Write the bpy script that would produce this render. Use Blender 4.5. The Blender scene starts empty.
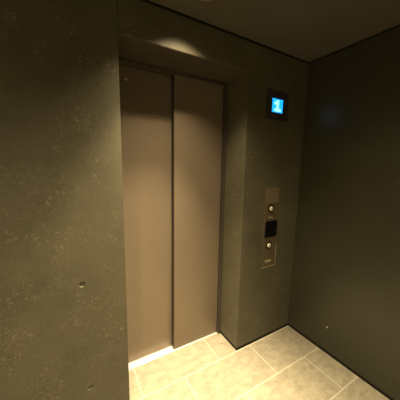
import bpy, bmesh, math
from mathutils import Vector, Matrix

S_ = bpy.context.scene
COL = S_.collection

# ------------------------------------------------------------------ camera
CAM_POS = Vector((0.0, -1.308, 1.53))
YAW, PITCH, ROLL = math.radians(30.095), math.radians(-8.39), math.radians(0.977)
fwd = Vector((math.sin(YAW)*math.cos(PITCH), math.cos(YAW)*math.cos(PITCH), math.sin(PITCH)))
rgt = Vector((math.cos(YAW), -math.sin(YAW), 0))
up = rgt.cross(fwd)
r2 = rgt*math.cos(ROLL) + up*math.sin(ROLL)
u2 = up*math.cos(ROLL) - rgt*math.sin(ROLL)
cd = bpy.data.cameras.new('camera')
cd.sensor_width = 36.0
cd.lens = 226.65/400*36.0
cd.clip_start = 0.02
cam = bpy.data.objects.new('camera', cd)
COL.objects.link(cam)
M = Matrix((r2, u2, -fwd)).transposed().to_4x4()
M.translation = CAM_POS
cam.matrix_world = M
S_.camera = cam

# ------------------------------------------------------------------ world, exposure
w = bpy.data.worlds.new('world')
S_.world = w
w.use_nodes = True
w.node_tree.nodes['Background'].inputs[0].default_value = (0.02, 0.018, 0.015, 1)
w.node_tree.nodes['Background'].inputs[1].default_value = 0.0
vs = S_.view_settings
vs.view_transform = 'Standard'
vs.look = 'None'
vs.gamma = 1.0
vs.use_curve_mapping = False
vs.exposure = 0.0
# each lamp: x, y, core watts, core angle, core blend, spill watts, spill angle, tilt of the gimbal towards -x
LAMP_COLOR = (1.0, 0.78, 0.45)
LAMPS = [(0.645, -0.222, 610.0, 65, 0.85, 190.0, 103, 7.5),
         (1.05, -1.25, 190.0, 68, 1.0, 70.0, 150, 0.0),  # added unseen lamp, brightens the floor on the right
         (-0.55, -1.45, 20.0, 70, 1.0, 260.0, 168, 0.0)]  # added unseen lamp, lifts the ambient light on the left
LAMP_R = 0.026        # lamp face radius
LAMP_RISE = 0.045     # lamp face above the ceiling
HOLE_R = 0.068

# ------------------------------------------------------------------ dimensions
CEIL = 2.4
SOF = 2.195           # underside of the opening
XL, XJ, XR = 0.2586, 1.1356, 1.7799
XW, YB = -1.25, -2.7  # left and back of the lobby, out of the picture
DEP = 0.256           # depth of the opening
GAP = 0.027


# ------------------------------------------------------------------ materials
def newmat(name):
    m = bpy.data.materials.new(name)
    m.use_nodes = True
    nt = m.node_tree
    return m, nt, nt.nodes['Principled BSDF']


def N(nt, typ, **kw):
    n = nt.nodes.new(typ)
    for k, v in kw.items():
        if isinstance(k, str) and hasattr(n, k):
            setattr(n, k, v)
    return n


def setin(n, **kw):
    for k, v in kw.items():
        n.inputs[k.replace('_', ' ')].default_value = v


def ramp(nt, fac, stops):
    r = nt.nodes.new('ShaderNodeValToRGB')
    el = r.color_ramp.elements
    while len(el) < len(stops):
        el.new(0.5)
    for e, (p, c) in zip(el, stops):
        e.position = p
        e.color = (c[0], c[1], c[2], 1) if hasattr(c, '__len__') else (c, c, c, 1)
    nt.links.new(fac, r.inputs[0])
    return r.outputs[0]


def mixc(nt, fac, a, b, mode='MIX'):
    n = nt.nodes.new('ShaderNodeMix')
    n.data_type = 'RGBA'
    n.blend_type = mode
    for sock, v in ((n.inputs[0], fac), (n.inputs[6], a), (n.inputs[7], b)):
        if isinstance(v, (int, float)):
            sock.default_value = v
        elif isinstance(v, tuple):
            sock.default_value = (v[0], v[1], v[2], 1)
        else:
            nt.links.new(v, sock)
    return n.outputs[2]


def coords(nt, scale=(1, 1, 1), loc=(0, 0, 0)):
    tc = nt.nodes.new('ShaderNodeTexCoord')
    mp = nt.nodes.new('ShaderNodeMapping')
    mp.inputs['Scale'].default_value = scale
    mp.inputs['Location'].default_value = loc
    nt.links.new(tc.outputs['Object'], mp.inputs[0])
    return mp.outputs[0]


def noise(nt, vec, scale, detail=4, rough=0.55, dist=0.0):
    n = nt.nodes.new('ShaderNodeTexNoise')
    setin(n, Scale=scale, Detail=detail, Roughness=rough, Distortion=dist)
    nt.links.new(vec, n.inputs['Vector'])
    return n.outputs['Fac']


def bump(nt, h, strength, dist, bsdf):
    b = nt.nodes.new('ShaderNodeBump')
    setin(b, Strength=strength, Distance=dist)
    nt.links.new(h, b.inputs['Height'])
    nt.links.new(b.outputs[0], bsdf.inputs['Normal'])


def mat_cement(name, base, dark, fleck, fleck_amt, rough, pits=True):
    m, nt, b = newmat(name)
    v = coords(nt)
    big = noise(nt, v, 3.2, 5, 0.6, 0.4)
    c = mixc(nt, ramp(nt, big, [(0.34, 0), (0.68, 1)]), dark, base)
    fine = noise(nt, v, 55, 5, 0.65)
    c = mixc(nt, 0.2, c, ramp(nt, fine, [(0.3, tuple(x*0.55 for x in base)), (0.7, tuple(x*1.5 for x in base))]))
    # pale fibre flecks scattered in clouds
    fl = ramp(nt, noise(nt, v, 60, 3, 0.6, 1.6), [(0.56, 0), (0.64, 1)])
    where = ramp(nt, noise(nt, v, 5.0, 5, 0.65, 0.8), [(0.44, 0.03), (0.62, 1)])
    mul = N(nt, 'ShaderNodeMath', operation='MULTIPLY')
    nt.links.new(fl, mul.inputs[0]); nt.links.new(where, mul.inputs[1])
    mul2 = N(nt, 'ShaderNodeMath', operation='MULTIPLY')
    nt.links.new(mul.outputs[0], mul2.inputs[0]); mul2.inputs[1].default_value = fleck_amt
    c = mixc(nt, mul2.outputs[0], c, fleck)
    # a few dark pits
    pit = ramp(nt, noise(nt, v, 38, 2, 0.5), [(0.225, 1), (0.265, 0)])
    if pits:
        c = mixc(nt, pit, c, tuple(x*0.35 for x in dark))
    nt.links.new(c, b.inputs['Base Color'])
    b.inputs['Roughness'].default_value = rough
    b.inputs['Specular IOR Level'].default_value = 0.35
    bump(nt, fine, 0.07, 0.004, b)
    return m


def mat_plain(name, col, rough=0.5, metal=0.0, spec=0.5, nscale=0, namt=0.1, bumps=0.0):
    m, nt, b = newmat(name)
    b.inputs['Roughness'].default_value = rough
    b.inputs['Metallic'].default_value = metal
    b.inputs['Specular IOR Level'].default_value = spec
    v = coords(nt)
    n = noise(nt, v, nscale or 20, 4)
    c = ramp(nt, n, [(0.3, tuple(x*(1-namt) for x in col)), (0.7, tuple(min(1, x*(1+namt)) for x in col))])
    nt.links.new(c, b.inputs['Base Color'])
    if bumps:
        bump(nt, n, bumps, 0.002, b)
    return m


def mat_brushed(name, col, rough, metal=1.0, scale=(2, 2, 260)):
    m, nt, b = newmat(name)
    v = coords(nt, scale)
    n = noise(nt, v, 3.0, 3)
    c = ramp(nt, n, [(0.3, tuple(x*0.85 for x in col)), (0.7, tuple(min(1, x*1.12) for x in col))])
    nt.links.new(c, b.inputs['Base Color'])
    b.inputs['Metallic'].default_value = metal
    b.inputs['Roughness'].default_value = rough
    bump(nt, n, 0.06, 0.001, b)
    return m


def mat_tiles():
    m, nt, b = newmat('stone_floor_tile')
    v = coords(nt, (1, 1, 1), (-0.655, 0.005, 0))
    br = nt.nodes.new('ShaderNodeTexBrick')
    br.offset = 0.5
    br.offset_frequency = 2
    br.squash = 1.0
    setin(br, Scale=1.0, Mortar_Size=0.004, Mortar_Smooth=0.15, Bias=0.0, Brick_Width=0.62, Row_Height=0.31)
    br.inputs['Color1'].default_value = (0.335, 0.308, 0.240, 1)
    br.inputs['Color2'].default_value = (0.365, 0.338, 0.264, 1)
    br.inputs['Mortar'].default_value = (0.53, 0.505, 0.425, 1)
    nt.links.new(v, br.inputs['Vector'])
    vc = coords(nt, (1.0, 1.7, 1))
    cloud = noise(nt, vc, 14, 6, 0.65, 0.6)
    grain = noise(nt, vc, 70, 5, 0.7)
    c = mixc(nt, 0.75, br.outputs['Color'], ramp(nt, cloud, [(0.28, 0.62), (0.72, 1.25)]), 'MULTIPLY')
    c = mixc(nt, 0.6, c, ramp(nt, grain, [(0.3, 0.75), (0.7, 1.2)]), 'MULTIPLY')
    c = mixc(nt, br.outputs['Fac'], c, (0.53, 0.505, 0.425))
    nt.links.new(c, b.inputs['Base Color'])
    b.inputs['Roughness'].default_value = 0.5
    b.inputs['Specular IOR Level'].default_value = 0.4
    add = N(nt, 'ShaderNodeMath', operation='MULTIPLY_ADD')
    nt.links.new(br.outputs['Fac'], add.inputs[0]); add.inputs[1].default_value = -0.6
    nt.links.new(grain, add.inputs[2])
    bump(nt, add.outputs[0], 0.25, 0.004, b)
    return m


def mat_emit(name, col, strength):
    m, nt, b = newmat(name)
    b.inputs['Base Color'].default_value = (col[0]*0.2, col[1]*0.2, col[2]*0.2, 1)
    b.inputs['Emission Color'].default_value = (*col, 1)
    b.inputs['Emission Strength'].default_value = strength
    b.inputs['Roughness'].default_value = 0.2
    return m


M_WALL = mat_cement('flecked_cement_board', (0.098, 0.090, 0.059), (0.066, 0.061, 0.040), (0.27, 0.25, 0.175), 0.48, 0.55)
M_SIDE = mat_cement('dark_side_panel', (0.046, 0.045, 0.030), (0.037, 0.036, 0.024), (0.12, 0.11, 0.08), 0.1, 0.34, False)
M_CEIL = mat_plain('dark_ceiling_paint', (0.096, 0.086, 0.064), 0.6, 0, 0.3, 9, 0.06)
M_BOUNCE = mat_plain('pale_bounce_plaster', (0.52, 0.50, 0.44), 0.8, 0, 0.2, 30, 0.05, 0.05)  # invented pale finish, unseen walls bounce light onto the front wall
M_SOFFIT = mat_plain('shade_brown_soffit', (0.07, 0.057, 0.040), 0.5, 0.1, 0.3)  # brown with the soffit shade put into the colour
M_GAP = mat_plain('shadow_gap_black', (0.012, 0.011, 0.01), 0.7, 0, 0.2)
M_DOOR = mat_plain('mauve_brown_door_paint', (0.194, 0.155, 0.115), 0.34, 0.3, 0.5, 6, 0.03, 0.02)
M_DEDGE = mat_plain('dark_door_edge', (0.06, 0.05, 0.042), 0.5, 0.2, 0.4)
M_FRAME = mat_plain('dark_bronze_frame', (0.10, 0.085, 0.07), 0.4, 0.5, 0.5)
M_SILL = mat_brushed('brushed_steel_sill', (0.86, 0.84, 0.8), 0.55, 0.35, (3, 260, 3))
M_TILE = mat_tiles()
M_PLATE = mat_brushed('bronze_tinted_steel', (0.21, 0.17, 0.105), 0.42, 0.6)
M_PLATE2 = mat_brushed('paler_brushed_steel', (0.27, 0.22, 0.155), 0.45, 0.5)
M_CHROME = mat_plain('chrome', (0.92, 0.89, 0.80), 0.30, 0.35, 0.5, 20, 0.02)
M_BLACK = mat_plain('black_gloss_plastic', (0.004, 0.004, 0.005), 0.5, 0, 0.12)
M_GLASS = mat_plain('black_smoked_glass', (0.040, 0.036, 0.034), 0.35, 0, 0.4)
M_BEZEL = mat_plain('dark_button_bezel', (0.09, 0.075, 0.05), 0.35, 0.8, 0.5)
M_MARK = mat_plain('pale_plate', (0.62, 0.56, 0.44), 0.45, 0.5, 0.5)
M_SCREEN = mat_emit('lit_blue_display', (0.01, 0.33, 1.0), 1.7)
M_DIGIT = mat_emit('lit_white_digit', (0.28, 0.85, 1.0), 1.7)
M_REFL = mat_plain('satin_reflector', (0.25, 0.23, 0.2), 0.4, 0.6, 0.5)
M_RING = mat_plain('brown_lamp_ring', (0.26, 0.24, 0.2), 0.45, 0.2, 0.5)
M_LAMP = mat_emit('lamp_face', (1.0, 0.8, 0.5), 20.0)


# ------------------------------------------------------------------ mesh helpers
def box(bm, x0, x1, y0, y1, z0, z1):
    vs_ = [bm.verts.new((x, y, z)) for x in (x0, x1) for y in (y0, y1) for z in (z0, z1)]
    for f in ((0, 1, 3, 2), (4, 6, 7, 5), (0, 4, 5, 1), (2, 3, 7, 6), (0, 2, 6, 4), (1, 5, 7, 3)):
        bm.faces.new([vs_[i] for i in f])


def lathe(bm, prof, axis='Y', n=40, close=False):
    """revolve [(radius, along)] about the axis"""
    rings = []
    for r, a in prof:
        if r < 1e-6:
            p = (0, a, 0) if axis == 'Y' else (0, 0, a)
            rings.append([bm.verts.new(p)])
            continue
        ring = []
        for k in range(n):
            t = 2*math.pi*k/n
            p = (r*math.cos(t), a, r*math.sin(t)) if axis == 'Y' else (r*math.cos(t), r*math.sin(t), a)
            ring.append(bm.verts.new(p))
        rings.append(ring)
    pairs = list(zip(rings, rings[1:]))
    if close:
        pairs.append((rings[-1], rings[0]))
    for A, B in pairs:
        for k in range(n):
            k2 = (k+1) % n
            if len(A) == 1 and len(B) == 1:
                continue
            if len(A) == 1:
                bm.faces.new((A[0], B[k], B[k2]))
            elif len(B) == 1:
                bm.faces.new((A[k], A[k2], B[0]))
            else:
                bm.faces.new((A[k], A[k2], B[k2], B[k]))


def obj(name, bm, mat, parent=None, loc=(0, 0, 0), bevel=0.0, smooth=False):
    bmesh.ops.recalc_face_normals(bm, faces=bm.faces)
    me = bpy.data.meshes.new(name)
    bm.to_mesh(me)
    bm.free()
    me.materials.append(mat)
    o = bpy.data.objects.new(name, me)
    COL.objects.link(o)
    o.location = loc
    if parent:
        o.parent = parent
    if smooth:
        for p in me.polygons:
            p.use_smooth = True
        es = o.modifiers.new('edges', 'EDGE_SPLIT')
        es.split_angle = math.radians(40)
    if bevel:
        bv = o.modifiers.new('bevel', 'BEVEL')
        bv.width = bevel
        bv.segments = 2
        bv.limit_method = 'ANGLE'
    return o


def boxobj(name, b, mat, parent=None, bevel=0.0):
    bm = bmesh.new()
    box(bm, *b)
    return obj(name, bm, mat, parent, (0, 0, 0), bevel)


def structure(o):
    o['kind'] = 'structure'
    return o


def thing(name, label, cat, loc=(0, 0, 0), group=None):
    o = bpy.data.objects.new(name, None)
    COL.objects.link(o)
    o.empty_display_size = 0.05
    o.location = loc
    o['label'] = label
    o['category'] = cat
    if group:
        o['group'] = group
    return o


def cut(o, cutters):
    """carve the shapes of the cutter meshes out of o and drop the cutters"""
    for bm in cutters:
        bmesh.ops.recalc_face_normals(bm, faces=bm.faces)
        me = bpy.data.meshes.new('cutter')
        bm.to_mesh(me)
        bm.free()
        c = bpy.data.objects.new('cutter', me)
        COL.objects.link(c)
        md = o.modifiers.new('cut', 'BOOLEAN')
        md.operation = 'DIFFERENCE'
        md.solver = 'EXACT'
        md.object = c
        bpy.context.view_layer.update()
        dg = bpy.context.evaluated_depsgraph_get()
        new = bpy.data.meshes.new_from_object(o.evaluated_get(dg))
        o.modifiers.remove(md)
        o.data = new
        bpy.data.objects.remove(c)
        bpy.data.meshes.remove(me)


def cone_cutter(p, axis, r0, r1, depth, n=28):
    """tie hole: r0 at the surface, r1 at the bottom; axis is the direction into the wall"""
    bm = bmesh.new()
    k = r0 + (r0-r1)*0.4
    lathe(bm, [(0, -0.4*depth), (k, -0.4*depth), (r1, depth), (0, depth)], 'Z', n)
    q = Vector((0, 0, 1)).rotation_difference(Vector(axis)).to_matrix().to_4x4()
    bmesh.ops.transform(bm, matrix=Matrix.Translation(p) @ q, verts=bm.verts)
    return bm


# ------------------------------------------------------------------ the setting
TOPZ = CEIL - 0.016
structure(boxobj('floor', (XW-0.1, XR+0.1, YB-0.1, 0.40, -0.08, 0.0), M_TILE))

bm = bmesh.new()
box(bm, XW-0.1, XR+0.1, YB-0.1, 0.40, CEIL, CEIL+0.03)
ceiling = structure(obj('ceiling', bm, M_CEIL))
cs = []
for lx, ly, *_ in LAMPS:
    c = bmesh.new()
    lathe(c, [(0, CEIL-0.02), (HOLE_R+0.004, CEIL-0.02), (HOLE_R+0.004, CEIL+0.06), (0, CEIL+0.06)], 'Z', 40)
    bmesh.ops.translate(c, vec=(lx, ly, 0), verts=c.verts)
    cs.append(c)
cut(ceiling, cs)

# front wall: left pier, lintel and right pier round the lift opening
bm = bmesh.new()
SEAM = 0.0015
box(bm, XW, XL, 0.0, DEP, GAP, TOPZ)
box(bm, XL+SEAM, XJ-0.0002, 0.0, DEP-0.001, SOF, TOPZ)
box(bm, XJ, XR, 0.0, 0.34, GAP, TOPZ)
wall_front = structure(obj('wall_front', bm, M_WALL))
cut(wall_front, [cone_cutter((0.029, 0, 0.887), (0, 1, 0), 0.0165, 0.007, 0.009),
                 cone_cutter((0.041, 0, 0.241), (0, 1, 0), 0.0165, 0.007, 0.009)])
wall_front.modifiers.new('bevel', 'BEVEL').width = 0.0025
wall_front.modifiers['bevel'].segments = 2
wall_front.modifiers['bevel'].limit_method = 'ANGLE'
wall_front.modifiers['bevel'].angle_limit = math.radians(60)

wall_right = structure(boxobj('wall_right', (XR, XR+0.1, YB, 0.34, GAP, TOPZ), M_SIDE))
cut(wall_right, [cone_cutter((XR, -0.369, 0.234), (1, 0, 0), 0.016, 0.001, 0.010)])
bm = bmesh.new()
lathe(bm, [(0, 0.006), (0.0065, 0.006), (0.006, -0.001), (0.004, -0.002), (0, -0.001)], 'Y', 20)
pl = obj('hole_lip_highlight', bm, M_MARK, wall_right, (XR, -0.369, 0.231), 0, True)  # pale dab added in the tie hole for its lit lower lip
pl.rotation_euler = (0, 0, -math.pi/2)
structure(boxobj('wall_left', (XW-0.1, XW, YB, DEP, GAP, TOPZ), M_BOUNCE))
structure(boxobj('wall_back', (XW, XR, YB-0.1, YB, GAP, TOPZ), M_BOUNCE))

# brown soffit sheet under the lintel, its dark colour stands in for shade
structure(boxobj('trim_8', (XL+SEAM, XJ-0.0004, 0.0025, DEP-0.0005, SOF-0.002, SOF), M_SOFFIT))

# recessed dark joints at the foot and the head of the walls
SB = 0.003
bm = bmesh.new()
box(bm, XW, XL-SB, SB, DEP, 0, GAP)
box(bm, XJ+SB, XR+SB, SB, DEP, 0, GAP)
structure(obj('baseboard_front', bm, M_GAP))
structure(boxobj('baseboard_right', (XR+SB, XR+0.09, YB, 0.34, 0, GAP), M_GAP))
structure(boxobj('baseboard_left', (XW-0.09, XW-SB, YB, DEP, 0, GAP), M_GAP))
structure(boxobj('baseboard_back', (XW, XR, YB-0.09, YB-SB, 0, GAP), M_GAP))
structure(boxobj('trim_1', (XW, XR+SB, SB, DEP, TOPZ, CEIL), M_GAP))
structure(boxobj('trim_2', (XR+SB, XR+0.09, YB, 0.34, TOPZ, CEIL), M_GAP))
structure(boxobj('trim_3', (XW-0.09, XW-SB, YB, DEP, TOPZ, CEIL), M_GAP))
structure(boxobj('trim_4', (XW, XR, YB-0.09, YB-SB, TOPZ, CEIL), M_GAP))

# ------------------------------------------------------------------ lift doors
HB = 2.172            # underside of the header
SZ = 0.004            # top of the sill
JX = 0.682            # left edge of the front leaf


def rel(b, p):
    return (b[0]-p[0], b[1]-p[0], b[2]-p[1], b[3]-p[1], b[4]-p[2], b[5]-p[2])


P = (0.69, DEP, 0)
structure(boxobj('trim_5', (XL-0.06, XJ-0.0005, DEP, DEP+0.115, HB, SOF), M_FRAME, None, 0.001))
bm = bmesh.new()
box(bm, 1.109, 1.113, DEP+0.008, DEP+0.115, 0.0, HB)
box(bm, 1.113, XJ-0.003, DEP-0.022, DEP+0.115, 0.0, HB)
structure(obj('trim_6', bm, M_FRAME, None, (0, 0, 0), 0.0008))
structure(boxobj('trim_7', (XL-0.06, XL-0.03, DEP+0.0005, DEP+0.115, 0.0, HB), M_FRAME, None, 0.0008))

# sill with its guide grooves
P = (0.69, DEP, 0)
sill = thing('door_sill', 'bright steel threshold strip on the floor under the lift doors', 'door sill', P)
bm = bmesh.new()
ys = [0.246, 0.274, 0.282, 0.3245, 0.3325, 0.371]
prof = []
for i in range(0, 6, 2):
    prof += [(ys[i], SZ), (ys[i+1], SZ)]
    if i < 4:
        prof += [(ys[i+1], 0.0012), (ys[i+2], 0.0012)]
pts = [(ys[0], 0.0)] + prof + [(ys[-1], 0.0)]
xa, xb = XL+0.001-P[0], 1.1085-P[0]
A = [bm.verts.new((xa, y-P[1], z)) for y, z in pts]
B = [bm.verts.new((xb, y-P[1], z)) for y, z in pts]
for i in range(len(pts)):
    j = (i+1) % len(pts)
    bm.faces.new((A[i], A[j], B[j], B[i]))
bm.faces.new(A); bm.faces.new(list(reversed(B)))
obj('sill_plate', bm, M_SILL, sill)

DT = 0.036
P = (0.5*(JX+1.107), 0.26, 0)
d1 = thing('elevator_door_leaf', 'front lift door leaf of mauve brown steel, beside the pier with the call panel', 'elevator door', (P[0], P[1], 0))
boxobj('panel', rel((JX+0.0015, 1.107, 0.26, 0.26+DT, SZ+0.001, HB-0.003), P), M_DOOR, d1, 0.0015)
boxobj('leading_edge', rel((JX-0.002, JX+0.0015, 0.262, 0.26+DT, SZ+0.001, HB-0.003), P), M_DEDGE, d1)

P = (0.5*(XL+0.73), 0.310, 0)
d2 = thing('elevator_door_leaf', 'rear lift door leaf set back behind the other one, with a small keyhole high up', 'elevator door', (P[0], P[1], 0))
boxobj('panel', rel((XL-0.025, 0.73, 0.310, 0.310+DT, SZ+0.001, HB-0.003), P), M_DOOR, d2, 0.0015)
bm = bmesh.new()
lathe(bm, [(0, -0.0012), (0.0035, -0.0012), (0.0035, -0.003), (0.0065, -0.003), (0.008, -0.001), (0.008, 0.0005), (0, 0.0005)], 'Y', 24)
kh = obj('keyhole', bm, M_MARK, d2, (0.362-P[0], 0, 2.087), 0, True)

# ------------------------------------------------------------------ floor indicator
P = (1.437, 0.0, 2.006)
ind = thing('floor_indicator', 'dark wall plate with a lit blue display, high above the call panel', 'indicator', P)
boxobj('faceplate', (-0.122, 0.122, -0.004, 0.0, -0.108, 0.108), M_GLASS, ind, 0.0012)
scr = boxobj('screen', (-0.0575, 0.0575, -0.0052, -0.004, -0.050, 0.050), M_SCREEN, ind)
bm = bmesh.new()
oy0, oy1 = -0.0058, -0.0052
prof = [(-0.030, -0.042), (0.044, -0.042), (0.044, -0.022), (0.020, -0.022), (0.020, 0.040), (-0.002, 0.040),
        (-0.030, 0.022), (-0.030, 0.004), (-0.006, 0.012), (-0.006, -0.022), (-0.030, -0.022)]
A = [bm.verts.new((x-0.006, oy0, z)) for x, z in prof]
B = [bm.verts.new((x-0.006, oy1, z)) for x, z in prof]
bm.faces.new(A); bm.faces.new(list(reversed(B)))
for i in range(len(prof)):
    j = (i+1) % len(prof)
    bm.faces.new((A[i], A[j], B[j], B[i]))
obj('floor_number', bm, M_DIGIT, scr)

# ------------------------------------------------------------------ call panel
P = (1.449, 0.0, 1.03)
cp = thing('elevator_call_station', 'tall narrow bronze call panel with two round buttons and a black square reader', 'call panel', P)
HW = 0.078
TH = 0.004
boxobj('faceplate', (-HW, HW, -TH, 0, 0.690-P[2], 1.236-P[2]), M_PLATE, cp, 0.0012)
u = boxobj('upper_plate', (-HW, HW, -TH, 0, 1.239-P[2], 1.370-P[2]), M_PLATE2, cp, 0.0012)
u['label'] = 'paler blank steel plate'
# raised bright rim at the foot and right of the faceplate
bm = bmesh.new()
box(bm, -HW-0.002, HW+0.002, -TH-0.0015, 0, 0.686-P[2], 0.690-P[2])
box(bm, HW, HW+0.002, -TH-0.0015, 0, 0.690-P[2], 0.87-P[2])
obj('edge_trim', bm, M_MARK, cp)
for zc in (1.196, 0.880):
    bm = bmesh.new()
    lathe(bm, [(0.0, 0.0), (0.036, 0.0), (0.036, -0.002), (0.033, -0.0035), (0.024, -0.0035), (0.023, -0.001), (0, -0.001)], 'Y', 40)
    bt = obj('button', bm, M_BEZEL, cp, (-0.012, -TH, zc-P[2]), 0, True)
    bm = bmesh.new()
    lathe(bm, [(0.0, -0.001), (0.018, -0.001), (0.018, -0.005), (0.017, -0.008), (0.014, -0.0105), (0.0065, -0.012),
               (0.0055, -0.010), (0.0, -0.010)], 'Y', 40)
    cap = obj('button_cap', bm, M_CHROME, bt, (0, 0, 0), 0, True)
    bm = bmesh.new()
    lathe(bm, [(0.0, -0.0098), (0.0053, -0.0098), (0.0053, -0.0108), (0, -0.0108)], 'Y', 20)
    obj('button_eye', bm, M_BLACK, bt)
rd = boxobj('card_reader', (-0.068, 0.068, -TH-0.007, -TH, 0.952-P[2], 1.091-P[2]), M_BLACK, cp, 0.004)
rd['label'] = 'black square reader'
boxobj('name_strip', (-0.034, 0.010, -TH-0.001, -TH, 1.1165-P[2], 1.1255-P[2]), M_MARK, cp)
boxobj('name_strip', (-0.046, 0.022, -TH-0.001, -TH, 0.730-P[2], 0.749-P[2]), M_MARK, cp)

# ------------------------------------------------------------------ ceiling downlights: one at the doors, two added as unseen fill
for i, (lx, ly, bp, ba, bb, sp, sa, tilt) in enumerate(LAMPS):
    lab = ('round recessed ceiling downlight just in front of the lift doors' if i == 0
           else 'added unseen ceiling downlight by the plain side wall, brightens the floor' if i == 1
           else 'added unseen ceiling downlight behind the viewer, fill for the front wall')
    dl = thing('recessed_downlight', lab, 'downlight', (lx, ly, CEIL))
    bm = bmesh.new()
    lathe(bm, [(HOLE_R-0.002, 0.0), (HOLE_R-0.002, -0.003), (HOLE_R+0.010, -0.003), (HOLE_R+0.013, 0.0)], 'Z', 48, True)
    obj('trim_ring', bm, M_RING, dl, (0, 0, 0), 0, True)
    bm = bmesh.new()
    lathe(bm, [(HOLE_R, 0.0), (HOLE_R, LAMP_RISE*0.55), (HOLE_R*0.7, LAMP_RISE+0.01), (0, LAMP_RISE+0.01),
               (0, LAMP_RISE+0.013), (HOLE_R*0.7+0.002, LAMP_RISE+0.013), (HOLE_R+0.002, LAMP_RISE*0.55), (HOLE_R+0.002, 0.0)], 'Z', 48)
    obj('reflector', bm, M_GAP, dl, (0, 0, 0), 0, True)
    bm = bmesh.new()
    lathe(bm, [(0, LAMP_RISE+0.004), (LAMP_R, LAMP_RISE+0.004), (LAMP_R, LAMP_RISE+0.01), (0, LAMP_RISE+0.01)], 'Z', 32)
    obj('bulb', bm, M_LAMP, dl)
    for nm, pw, size, blend, tl in (('downlight_beam', bp, ba, bb, tilt), ('downlight_spill', sp, sa, 1.0, tilt*0.5)):
        ld = bpy.data.lights.new(nm, 'SPOT')
        ld.spot_size = math.radians(size)
        ld.spot_blend = blend
        ld.shadow_soft_size = 0.026
        ld.energy = pw
        ld.color = LAMP_COLOR
        lo = bpy.data.objects.new(nm, ld)
        COL.objects.link(lo)
        lo.parent = dl
        lo.location = (0, 0, LAMP_RISE)
        lo.rotation_euler = (0, math.radians(tl), 0)
